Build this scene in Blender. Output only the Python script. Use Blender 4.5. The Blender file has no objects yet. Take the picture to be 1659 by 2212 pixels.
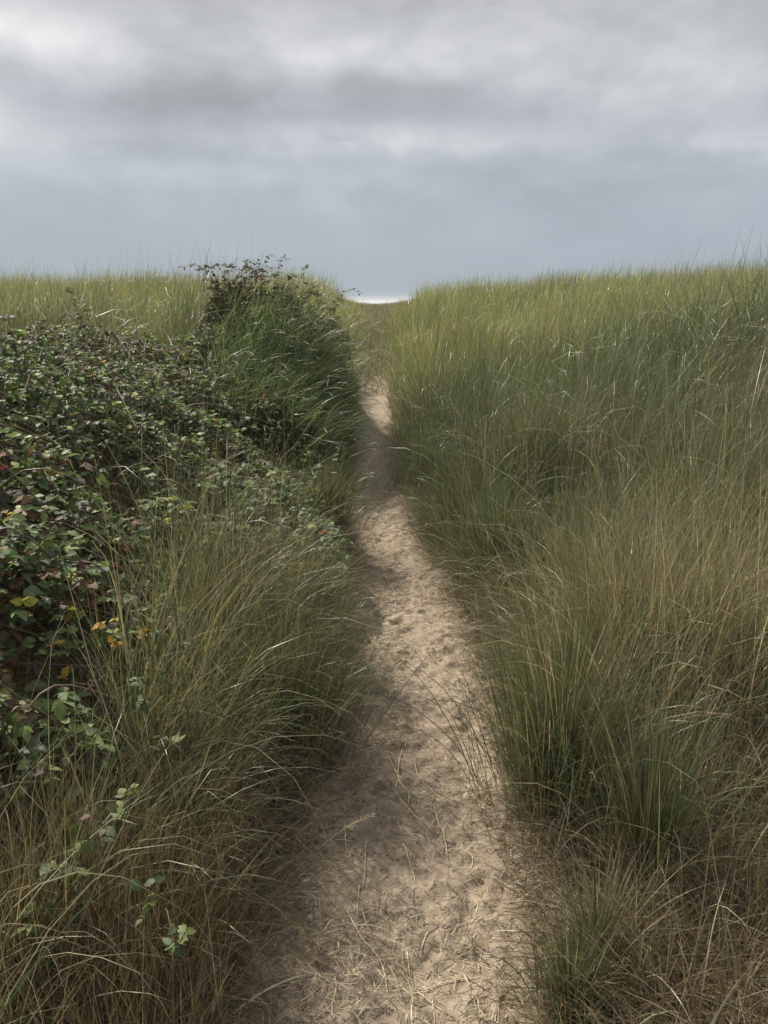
import bpy, math, random
import numpy as np
rng = np.random.default_rng(7)
random.seed(7)
PI = math.pi
R = math.radians
sc = bpy.context.scene
# ------------------------------------------------------------------ camera, world, sun, exposure
EYE = 1.65; PITCH = R(15.2)
F = 1703.0                       # focal length in pixels of a 1659 x 2212 picture
cam_d = bpy.data.cameras.new('camera'); cam = bpy.data.objects.new('camera', cam_d)
sc.collection.objects.link(cam); sc.camera = cam
cam.location = (0, 0, EYE); cam.rotation_euler = (PI/2 - PITCH, 0, 0)
cam_d.sensor_fit = 'VERTICAL'; cam_d.sensor_height = 24; cam_d.lens = 24*F/2212
cam_d.clip_start = 0.05; cam_d.clip_end = 60000
sc.render.resolution_x = 768; sc.render.resolution_y = 1024
sc.view_settings.view_transform = 'Standard'; sc.view_settings.look = 'None'
sc.view_settings.gamma = 1; sc.view_settings.exposure = 0.33
SUN_AZ = R(-42); SUN_EL = R(46)
sd = bpy.data.lights.new('sun', 'SUN'); sun = bpy.data.objects.new('sun', sd); sc.collection.objects.link(sun)
sd.energy = 5.0; sd.angle = R(1.2); sd.color = (1.0, 0.93, 0.82)
from mathutils import Vector
sv = Vector((math.sin(SUN_AZ)*math.cos(SUN_EL), math.cos(SUN_AZ)*math.cos(SUN_EL), math.sin(SUN_EL)))
sun.rotation_euler = sv.to_track_quat('Z', 'Y').to_euler()
sun.location = (-20, 20, 30)
sc.cycles.max_bounces = 8; sc.cycles.transmission_bounces = 4; sc.cycles.diffuse_bounces = 4
sc.cycles.use_denoising = True
HAZE = 0.0008

w = bpy.data.worlds.new('World'); sc.world = w; w.use_nodes = True
nt = w.node_tree; N = nt.nodes; LK = nt.links
for n in list(N): N.remove(n)
class G:
    """tiny helper for node maths"""
    def __init__(s, nt): s.nt = nt; s.N = nt.nodes; s.L = nt.links
    def node(s, t, **kw):
        n = s.N.new(t)
        for k, v in kw.items(): setattr(n, k, v)
        return n
    def put(s, sock, v):
        if hasattr(v, 'links') or isinstance(v, bpy.types.NodeSocket): s.L.new(v, sock)
        else: sock.default_value = v
    def m(s, op, a, b=0.0, c=None, clamp=False):
        n = s.N.new('ShaderNodeMath'); n.operation = op; n.use_clamp = clamp
        s.put(n.inputs[0], a); s.put(n.inputs[1], b)
        if c is not None: s.put(n.inputs[2], c)
        return n.outputs[0]
    def mix(s, f, a, b, kind='MIX'):
        n = s.N.new('ShaderNodeMix'); n.data_type = 'RGBA'; n.blend_type = kind
        s.put(n.inputs[0], f); s.put(n.inputs[6], a); s.put(n.inputs[7], b)
        return n.outputs[2]
    def ramp(s, f, stops, interp='LINEAR'):
        n = s.N.new('ShaderNodeValToRGB'); n.color_ramp.interpolation = interp
        e = n.color_ramp.elements
        while len(e) < len(stops): e.new(0.5)
        for i, (p, c) in enumerate(stops):
            e[i].position = p; e[i].color = tuple(c) + (1,) if len(c) == 3 else c
        s.put(n.inputs[0], f); return n.outputs[0]
    def noise(s, vec, scale, detail=4, rough=0.5, dist=0.0):
        n = s.N.new('ShaderNodeTexNoise'); n.inputs['Scale'].default_value = scale
        n.inputs['Detail'].default_value = detail; n.inputs['Roughness'].default_value = rough
        n.inputs['Distortion'].default_value = dist
        if vec is not None: s.L.new(vec, n.inputs['Vector'])
        return n.outputs[0]
g = G(nt)
tc = g.node('ShaderNodeTexCoord'); sep = g.node('ShaderNodeSeparateXYZ'); LK.new(tc.outputs['Generated'], sep.inputs[0])
az = g.m('ARCTAN2', sep.outputs[0], sep.outputs[1]); el = g.m('ARCSINE', sep.outputs[2])
def comb(x, y, z=0.0):
    n = g.node('ShaderNodeCombineXYZ'); g.put(n.inputs[0], x); g.put(n.inputs[1], y); g.put(n.inputs[2], z); return n.outputs[0]
n1 = g.noise(comb(g.m('MULTIPLY', az, 6.0), g.m('MULTIPLY', el, 12.0), 3.3), 1.0, 6, 0.5, 0.3)
n2 = g.noise(comb(g.m('MULTIPLY', az, 20.0), g.m('MULTIPLY', el, 36.0), 7.1), 1.0, 4, 0.5, 0.3)
clouds = g.m('ADD', g.m('MULTIPLY', g.m('SUBTRACT', n1, 0.5), 0.42), g.m('MULTIPLY', g.m('SUBTRACT', n2, 0.5), 0.13))
# the cloud bank as it hung that day: (azimuth, elevation, half width, half height, lightness), radians
BLOBS = [(-.48, .345, .15, .035, .14), (-.41, .262, .10, .026, .19), (.02, .265, .20, .020, .07), (-.47, .185, .08, .030, .18),
         (.02, .170, .17, .016, .15), (.43, .155, .10, .018, .17), (-.20, .135, .14, .012, .10), (.10, .345, .06, .030, .14),
         (.24, .30, .10, .03, .03), (-.30, .318, .14, .018, -.09), (-.05, .345, .045, .030, -.12), (-.27, .205, .17, .022, -.08),
         (.14, .205, .20, .016, -.06), (.38, .33, .14, .03, -.06), (.0, .225, .25, .012, -.04), (.40, .22, .1, .02, .03),
         (-.33, .165, .10, .010, .05), (.30, .185, .12, .014, -.03)]
tot = clouds
wz = g.m('ADD', az, g.m('MULTIPLY', g.m('SUBTRACT', n2, 0.5), 0.10)); we = g.m('ADD', el, g.m('MULTIPLY', g.m('SUBTRACT', n1, 0.5), 0.05))
for a, e, ww, hh, amp in BLOBS:
    dx = g.m('DIVIDE', g.m('SUBTRACT', wz, a), ww); dy = g.m('DIVIDE', g.m('SUBTRACT', we, e), hh)
    r2 = g.m('ADD', g.m('MULTIPLY', dx, dx), g.m('MULTIPLY', dy, dy))
    tot = g.m('MULTIPLY_ADD', g.m('MULTIPLY', g.m('EXPONENT', g.m('MULTIPLY', r2, -1.0)), g.m('MULTIPLY_ADD', n2, 1.6, .25)), amp, tot)
base = g.ramp(g.m('MULTIPLY', el, 2.0), [(0.0, (.335, .39, .455)), (.10, (.345, .40, .46)), (.24, (.37, .41, .46)), (.36, (.43, .45, .485)), (.62, (.495, .50, .515)), (1.0, (.56, .56, .57))])
fade = g.m('SMOOTH_MIN', g.m('MULTIPLY', el, 4.5), 1.0, 0.2)
light = g.m('ADD', .97, g.m('MULTIPLY', g.m('MULTIPLY', tot, 2.2), fade))
vm = g.node('ShaderNodeVectorMath', operation='SCALE'); LK.new(base, vm.inputs[0]); LK.new(light, vm.inputs['Scale'])
bgc = g.node('ShaderNodeBackground'); LK.new(g.mix(g.m('MULTIPLY', tot, 3.5, clamp=True), vm.outputs[0], g.mix(1.0, vm.outputs[0], (1.06, 1.02, .96, 1), 'MULTIPLY')), bgc.inputs[0]); bgc.inputs[1].default_value = 1.0
sky = g.node('ShaderNodeTexSky'); sky.sky_type = 'NISHITA'; sky.sun_disc = False
sky.sun_elevation = SUN_EL; sky.sun_rotation = SUN_AZ % (2*PI); sky.altitude = 5; sky.dust_density = 2
bgs = g.node('ShaderNodeBackground'); LK.new(sky.outputs[0], bgs.inputs[0]); bgs.inputs[1].default_value = 0.05
mx = g.node('ShaderNodeMixShader'); mx.inputs[0].default_value = 0.9
LK.new(bgs.outputs[0], mx.inputs[1]); LK.new(bgc.outputs[0], mx.inputs[2])
wo = g.node('ShaderNodeOutputWorld'); LK.new(mx.outputs[0], wo.inputs[0])

# ------------------------------------------------------------------ numpy noise and the shape of the dune
_T = np.random.default_rng(3).random((256, 256))
def vnoise(x, y):
    xi = np.floor(x).astype(np.int64); yi = np.floor(y).astype(np.int64)
    fx = x - xi; fy = y - yi
    fx = fx*fx*(3-2*fx); fy = fy*fy*(3-2*fy)
    x0 = xi & 255; x1 = (xi+1) & 255; y0 = yi & 255; y1 = (yi+1) & 255
    return (_T[x0, y0]*(1-fx)+_T[x1, y0]*fx)*(1-fy)+(_T[x0, y1]*(1-fx)+_T[x1, y1]*fx)*fy - 0.5
def fbm(x, y, s, o=3, off=0.0):
    x = np.asarray(x, float)/s+off; y = np.asarray(y, float)/s+off*1.7; a = 1.0; r = 0
    for _ in range(o):
        r = r + a*vnoise(x, y); x = x*2.03+11.3; y = y*2.03+5.1; a *= .5
    return r
def S(t):
    t = np.clip(t, 0, 1); return t*t*(3-2*t)
EY = np.array([-40, 0, 1.49, 2.16, 3.08, 4.15, 5.0, 5.8, 8, 11, 15, 20, 30, 36, 60])
EL = np.array([-.34, -.34, -.33, -.29, -.20, -.20, -.22, -.25, -.37, -.40, -.40, -.40, -.60, -1.2, -3])
ER = np.array([.42, .42, .42, .47, .50, .39, .30, .22, .15, .08, .03, .00, .10, .5, 3])
def xl(y): return np.interp(y, EY, EL)
def xr(y): return np.interp(y, EY, ER)
def zpath(y):
    return 1.30*S((y-7)/27) - 4.6*S((y-37)/40) - 2.0*S((y-85)/40)
def Zb(x, y):
    x = np.asarray(x, float); y = np.asarray(y, float)
    dl = xl(y)-x; dr = x-xr(y)
    near = S((70-y)/30)
    zr = (.28*S((x-2.2)/5)*near+(.95-.52*S((y-7)/13))*S((dr-.05)/(3.4+.75*np.clip(y-7, 0, 16))) + .05*S(dr/.2))*near
    zl = ((.80-.44*S((y-7)/12))*S(dl/2.8) + .05*S(dl/.2))*near
    mound = .94*np.exp(-(np.abs(x+1.22)/1.0)**3-(np.abs(y-8.9)/1.5)**2.4)
    cx = (xl(y)+xr(y))/2; hw = (xr(y)-xl(y))/2
    trough = -.035*(1-S(np.abs(x-cx)/np.maximum(hw, .1)))
    low = .16*fbm(x, y, 3.1, 2)*S(np.maximum(dl, dr)/1.0)
    return zpath(y)+zr+zl+mound+trough+low
def ray(px, py):
    dx = (px-829.5)/F; dz = -(py-1106)/F
    return np.array([dx, math.cos(PITCH)+dz*math.sin(PITCH), -math.sin(PITCH)+dz*math.cos(PITCH)])
def gp(px, py):
    d = ray(px, py); t = 0.8
    while t < 60:
        p = np.array([0, 0, EYE])+d*t
        if p[2] < float(Zb(p[0], p[1])): return p[0], p[1]
        t += 0.01
    return p[0], p[1]
def crop(cx, cy): return cx*.4+663.7, cy*.4+1460
DENTS = []
for cx, cy, r, dp in [(920, 1140, .050, .05), (930, 1535, .055, .045), (790, 505, .05, .04), (570, 622, .045, .03), (1010, 800, .035, .025), (1060, 1390, .04, .02),
                  (945, 1090, .03, .03), (480, 1310, .04, .02), (940, 1790, .025, .025), (710, 517, .018, .025), (920, 690, .03, .03), (700, 790, .04, .02),
                  (825, 655, .012, .02), (860, 1340, .06, .02), (600, 1100, .06, .015), (300, 1200, .05, .02), (640, 1350, .05, .02), (1100, 1100, .04, .02)]:
    DENTS.append(gp(*crop(cx, cy))+(r*.72, dp*.75))
for px, py, r, dp in [(860, 1342, .06, .05), (878, 1440, .06, .04), (850, 1475, .07, .04), (905, 1560, .07, .03), (840, 1250, .06, .03), (875, 1215, .05, .03), (930, 1380, .05, .025)]:
    DENTS.append(gp(px, py)+(r*.65, dp*.6))
def Zf(x, y):
    z = Zb(x, y)
    f = S((16-y)/8)
    onp = S(1-np.maximum(xl(y)-x, x-xr(y))/.25)
    z = z + f*(.034*fbm(x, y, .32, 3, 4)+.018*fbm(x, y, .095, 4, 9)*onp+.016*fbm(x, y, .038, 2, 2)*onp)
    # scuffed sand: soft-edged pits where the noise dips
    pit = fbm(x*1.0, y, .11, 2, 31); z = z - f*onp*.014*S((pit-.12)/.25); pit2 = fbm(x, y*1.0, .055, 2, 51); z = z - f*onp*.007*S((pit2-.18)/.16)
    for dx, dy, r, dp in DENTS:
        q = ((x-dx)/r)**2+((y-dy)/(r*1.25))**2
        z = z - .8*dp*np.exp(-q**1.2)*(1+1.2*fbm(x, y, .04, 2, 77)) + .2*dp*np.exp(-(np.sqrt(q)-1.5)**2*3)
    return z

# ------------------------------------------------------------------ mesh helpers
C = sc.collection
def mesh_np(name, V, Q, mat, cols=None, parent=None, smooth=True, tri=False, extra=None):
    me = bpy.data.meshes.new(name); k = 3 if tri else 4
    me.vertices.add(len(V)); me.vertices.foreach_set('co', np.ascontiguousarray(V, np.float32).ravel())
    me.loops.add(len(Q)*k); me.loops.foreach_set('vertex_index', np.ascontiguousarray(Q, np.int32).ravel())
    me.polygons.add(len(Q)); me.polygons.foreach_set('loop_start', np.arange(0, len(Q)*k, k, dtype=np.int32))
    me.update(calc_edges=True)
    me.polygons.foreach_set('use_smooth', np.full(len(Q), smooth))
    if cols is not None:
        a = me.attributes.new('col', 'FLOAT_COLOR', 'POINT')
        c4 = np.ones((len(V), 4), np.float32); c4[:, :3] = cols; a.data.foreach_set('color', c4.ravel())
    if extra is not None:
        for nm, arr in extra.items():
            a = me.attributes.new(nm, 'FLOAT', 'POINT'); a.data.foreach_set('value', np.ascontiguousarray(arr, np.float32))
    me.materials.append(mat)
    o = bpy.data.objects.new(name, me); C.objects.link(o)
    if parent is not None: o.parent = parent
    return o
def tag(o, label=None, cat=None, group=None, kind=None):
    if label: o['label'] = label
    if cat: o['category'] = cat
    if group: o['group'] = group
    if kind: o['kind'] = kind
    return o
def empty(name, loc):
    o = bpy.data.objects.new(name, None); C.objects.link(o); o.location = loc; o.empty_display_size = .1; return o

class Acc:
    """collects quads with a colour for every vertex"""
    def __init__(s): s.V = []; s.Q = []; s.C = []; s.n = 0
    def add(s, V, Q, col):
        s.V.append(V); s.Q.append(Q+s.n); s.C.append(np.broadcast_to(col, (len(V), 3))); s.n += len(V)
    def build(s, name, mat, parent=None, origin=None, smooth=True):
        V = np.concatenate(s.V)
        if origin is not None: V = V-np.array(origin)
        return mesh_np(name, V, np.concatenate(s.Q), mat, np.concatenate(s.C), parent, smooth)

def blades(P, L, az, th0, bend, pw, width, c0, c1, seg=6, twist=None, wob=0.25, clamp=True, flat=.15):
    n = len(P); P = np.asarray(P, float)
    L, az, th0, bend, pw, width = [np.broadcast_to(np.asarray(v, float), (n,)) for v in (L, az, th0, bend, pw, width)]
    if twist is None: twist = rng.uniform(-1.1, 1.1, n)
    wz = rng.normal(0, wob, n)
    pos = P.copy(); Vs = np.zeros((n, seg+1, 2, 3)); Cs = np.zeros((n, seg+1, 2, 3))
    for i in range(seg+1):
        t = i/seg
        th = th0+bend*t**pw; a = az+wz*t
        T = np.stack([np.sin(th)*np.cos(a), np.sin(th)*np.sin(a), np.cos(th)], 1)
        if i: pos = pos + T*(L/seg)[:, None]
        if clamp and i:
            zz = Zb(pos[:, 0], pos[:, 1])+.006
            pos[:, 2] = np.maximum(pos[:, 2], zz)
        side = np.stack([-np.sin(a), np.cos(a), np.zeros(n)], 1)
        nrm = np.cross(T, side)
        tw = twist*(.4+.9*t)
        wd = (side*np.cos(tw)[:, None]+nrm*np.sin(tw)[:, None])
        hw = (width*.5*(1-t**2.2*.92)*(0.75+.25*min(1, t*4)))[:, None]
        Vs[:, i, 0] = pos-wd*hw; Vs[:, i, 1] = pos+wd*hw
        cc = c0*(1-t)+c1*t
        Cs[:, i, 0] = cc; Cs[:, i, 1] = cc
    base = np.arange(n)[:, None]*(2*(seg+1))+np.arange(seg)[None, :]*2
    Q = np.stack([base, base+1, base+3, base+2], -1).reshape(-1, 4)
    return Vs.reshape(-1, 3), Q, Cs.reshape(-1, 3)
def tube(pts, rad, sides=5):
    pts = np.asarray(pts, float); n = len(pts); rad = np.broadcast_to(rad, (n,))
    T = np.gradient(pts, axis=0); T /= np.linalg.norm(T, axis=1)[:, None]+1e-9
    up = np.array([0.13, 0.31, .94]); A = np.cross(T, up); A /= np.linalg.norm(A, axis=1)[:, None]+1e-9; B = np.cross(T, A)
    an = np.arange(sides)/sides*2*PI
    V = pts[:, None]+rad[:, None, None]*(A[:, None]*np.cos(an)[None, :, None]+B[:, None]*np.sin(an)[None, :, None])
    i = np.arange(n-1)[:, None]*sides; j = np.arange(sides)[None]; j2 = (j+1) % sides
    Q = np.stack([i+j, i+j2, i+sides+j2, i+sides+j], -1).reshape(-1, 4)
    return V.reshape(-1, 3), Q
def spline(pts, m):
    pts = np.asarray(pts, float); n = len(pts)
    if n < 3: 
        t = np.linspace(0, 1, m)[:, None]; return pts[0]*(1-t)+pts[-1]*t
    out = []; ext = np.vstack([2*pts[0]-pts[1], pts, 2*pts[-1]-pts[-2]])
    for u in np.linspace(0, n-1, m):
        i = min(int(u), n-2); t = u-i; a, b, c, d = ext[i:i+4]
        out.append(.5*((2*b)+(-a+c)*t+(2*a-5*b+4*c-d)*t*t+(-a+3*b-3*c+d)*t**3))
    return np.array(out)

# ------------------------------------------------------------------ materials
def plant_mat(name, rough=.45, trans=.38, spec=.5, bump=0):
    m = bpy.data.materials.new(name); m.use_nodes = True; gg = G(m.node_tree)
    for n in list(gg.N): gg.N.remove(n)
    at = gg.node('ShaderNodeAttribute'); at.attribute_name = 'col'
    ge = gg.node('ShaderNodeNewGeometry')
    nz = gg.noise(ge.outputs['Position'], 35, 2)
    c = gg.mix(1.0, at.outputs['Color'], gg.ramp(nz, [(.3, (.78, .78, .78)), (.7, (1.15, 1.15, 1.1))]), 'MULTIPLY')
    b = gg.node('ShaderNodeBsdfPrincipled'); gg.L.new(c, b.inputs['Base Color']); b.inputs['Roughness'].default_value = rough
    b.inputs['Specular IOR Level'].default_value = spec
    t = gg.node('ShaderNodeBsdfTranslucent'); gg.L.new(gg.mix(1.0, c, (1.2, 1.25, .88, 1), 'MULTIPLY'), t.inputs['Color'])
    mxx = gg.node('ShaderNodeMixShader'); mxx.inputs[0].default_value = trans
    gg.L.new(b.outputs[0], mxx.inputs[1]); gg.L.new(t.outputs[0], mxx.inputs[2])
    o = gg.node('ShaderNodeOutputMaterial'); gg.L.new(mxx.outputs[0], o.inputs[0])
    return m
M_grass = plant_mat('grass_blade', .38, .30, .55)
M_drape = plant_mat('drooping_grass', .38, .42, .6)
M_dry = plant_mat('dry_grass', .55, .30, .4)
M_leaf = plant_mat('bramble_leaf', .60, .30, .38)
M_cane = plant_mat('bramble_cane', .5, .0, .4)
M_straw = plant_mat('straw', .5, .1, .4)

def ground_mat():
    m = bpy.data.materials.new('sand_and_soil'); m.use_nodes = True; gg = G(m.node_tree)
    b = gg.N['Principled BSDF']; ge = gg.node('ShaderNodeNewGeometry'); P = ge.outputs['Position']
    at = gg.node('ShaderNodeAttribute'); at.attribute_name = 'sandy'
    fine = gg.noise(P, 420, 3, .6); mid = gg.noise(P, 26, 5, .62); big = gg.noise(P, 3.1, 3)
    sand = gg.ramp(mid, [(.28, (.205, .165, .122)), (.5, (.325, .264, .198)), (.72, (.415, .345, .262))])
    sand = gg.mix(.55, sand, gg.ramp(fine, [(.3, (.55, .5, .45)), (.62, (1.2, 1.2, 1.2))]), 'MULTIPLY')
    debris = gg.noise(P, 75, 4, .7)
    dm = gg.m('MULTIPLY', gg.m('GREATER_THAN', debris, .60), gg.m('MULTIPLY_ADD', big, 1.2, .1))
    sand = gg.mix(gg.m('MINIMUM', dm, .8), sand, (.07, .05, .035, 1))
    soil = gg.ramp(mid, [(.3, (.045, .032, .018)), (.6, (.12, .085, .045)), (.8, (.20, .145, .08))])
    wv = gg.m('ADD', at.outputs['Fac'], gg.m('MULTIPLY', gg.m('SUBTRACT', mid, .5), .9))
    col = gg.mix(gg.m('SMOOTH_MIN', gg.m('MAXIMUM', gg.m('MULTIPLY_ADD', wv, 1.8, -.4), 0.0), 1.0, .1), soil, sand)
    gg.L.new(col, b.inputs['Base Color']); b.inputs['Roughness'].default_value = .95; b.inputs['Specular IOR Level'].default_value = .15
    bp = gg.node('ShaderNodeBump'); bp.inputs['Strength'].default_value = .9; bp.inputs['Distance'].default_value = .012
    h = gg.m('ADD', gg.m('MULTIPLY', mid, .9), gg.m('MULTIPLY', fine, .16))
    gg.L.new(h, bp.inputs['Height']); gg.L.new(bp.outputs[0], b.inputs['Normal'])
    return m
M_ground = ground_mat()

# ------------------------------------------------------------------ ground and path
def grow(start, step, end, rate):
    out = []; v = start
    while v < end: step *= rate; v += step; out.append(v)
    return out
xs_f = np.arange(-.9, 1.2, .011)
xs = np.array([-a for a in grow(.9, .011, 900, 1.09)][::-1]+list(xs_f)+grow(xs_f[-1], .011, 900, 1.09))
ys_f = np.arange(1.2, 5.6, .011)
ys = np.array([-a for a in grow(-1.2, .011, 30, 1.2)][::-1]+list(ys_f)+grow(ys_f[-1], .011, 1500, 1.03))
X, Y = np.meshgrid(xs, ys)
Z = Zf(X, Y)
nx, ny = len(xs), len(ys)
dist_edge = np.maximum(xl(Y)-X, X-xr(Y))
sandy = 1-S((dist_edge+.02-.10*fbm(X, Y, .25, 3, 8))/.14)
sandy = np.clip(sandy*(1-.95*S((Y-13.5)/4)) + S((Y-46)/10), 0, 1)
V = np.stack([X, Y, Z], -1).reshape(-1, 3)
ii = (np.arange(ny-1)[:, None]*nx+np.arange(nx-1)[None]).reshape(-1)
Q = np.stack([ii, ii+1, ii+nx+1, ii+nx], 1)
Xc = V[Q].mean(1)
on = (np.maximum(xl(Xc[:, 1])-Xc[:, 0], Xc[:, 0]-xr(Xc[:, 1])) < .05) & (Xc[:, 1] < 34)
def part_mesh(name, mask):
    q = Q[mask]; u, inv = np.unique(q, return_inverse=True)
    return mesh_np(name, V[u], inv.reshape(q.shape), M_ground, extra={'sandy': sandy.reshape(-1)[u]})
tag(part_mesh('ground', ~on), kind='structure'); tag(part_mesh('path', on), kind='structure')

# sea
sm = bpy.data.materials.new('surf_and_glare'); sm.use_nodes = True; gg = G(sm.node_tree); b = gg.N['Principled BSDF']
ge = gg.node('ShaderNodeNewGeometry')
mp = gg.node('ShaderNodeMapping'); mp.inputs['Scale'].default_value = (.02, .12, 1); gg.L.new(ge.outputs['Position'], mp.inputs['Vector'])
nn = gg.noise(mp.outputs[0], 1.0, 5, .6)
gg.L.new(gg.ramp(nn, [(.3, (.50, .55, .58)), (.5, (.72, .76, .78)), (.72, (.86, .88, .88))]), b.inputs['Base Color'])  # whitish base colour: surf foam plus painted sun glare
b.inputs['Roughness'].default_value = .4
bp = gg.node('ShaderNodeBump'); bp.inputs['Strength'].default_value = .6; bp.inputs['Distance'].default_value = .5
gg.L.new(nn, bp.inputs['Height']); gg.L.new(bp.outputs[0], b.inputs['Normal'])
yy = np.array([95, 140, 220, 400, 900, 2500, 8000, 40000.]); xx = np.array([-1, -.3, 0, .3, 1])
SV = np.array([[x*(y*1.2+300), y, -4.0] for y in yy for x in xx]); sq = []
for j in range(len(yy)-1):
    for i in range(4): a = j*5+i; sq.append((a, a+1, a+6, a+5))
tag(mesh_np('sea', SV, np.array(sq), sm), kind='structure')

# ------------------------------------------------------------------ bramble envelopes (x, y, rx, ry, height)
BR = [(-1.80, 4.6, 1.72, 1.65, .50), (-2.3, 6.8, 1.85, 1.5, .50), (-1.0, 8.75, 1.05, .66, .58), (-1.75, 2.75, .92, 1.1, .62), (-1.08, 1.93, .36, .30, .34)]
def bmask(x, y):
    r = np.zeros_like(np.asarray(x, float))
    for cx, cy, rx, ry, h in BR:
        q = ((x-cx)/rx)**2+((y-cy)/ry)**2
        r = np.maximum(r, S((1.15-q)/.4))
    return r

# ------------------------------------------------------------------ grass fields
GREEN = np.array([[.080, .120, .048], [.060, .098, .045], [.095, .125, .052], [.055, .090, .050], [.120, .145, .060]])
YEL = np.array([[.20, .215, .075], [.25, .24, .09], [.17, .19, .065]])
TAN = np.array([[.34, .285, .185], [.28, .23, .145], [.44, .375, .26], [.20, .165, .105]])
BROWN = np.array([[.15, .104, .068], [.19, .130, .08], [.11, .082, .055], [.22, .16, .10]])
def pick(pal, n): 
    c = pal[rng.integers(0, len(pal), n)]*rng.uniform(.6, 1.4, (n, 1)); return c
def scatter(n, y0, y1, side, near_d=3.0, power=1.5, xmax=None, cl=10, spread=.045):
    """clumped positions inside what the camera could see, on one side of the path"""
    nc = n//cl
    yy = np.linspace(y0, y1, 800); lim = .62*yy+2.0
    wgt = np.where(yy < near_d, 1, (near_d/np.maximum(yy, .1))**power)*lim; cdf = np.cumsum(wgt); cdf /= cdf[-1]
    cy = np.interp(rng.random(nc), cdf, yy); lim = .62*cy+2.0
    if side < 0: cx = xl(cy)-.0-rng.random(nc)**1.15*(lim+xl(cy))
    else: cx = xr(cy)+rng.random(nc)**1.15*(lim-xr(cy))
    sp = spread*(1+cy*.06)*rng.uniform(.5, 1.6, nc)
    k = cl
    CX = np.repeat(cx, k); CY = np.repeat(cy, k); SP = np.repeat(sp, k)
    ox = rng.normal(0, 1, len(CX)); oy = rng.normal(0, 1, len(CX))
    return CX+ox*SP, CY+oy*SP, ox, oy, np.repeat(rng.random(nc), k)
def edge_d(x, y): return np.maximum(xl(y)-x, x-xr(y))

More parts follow.
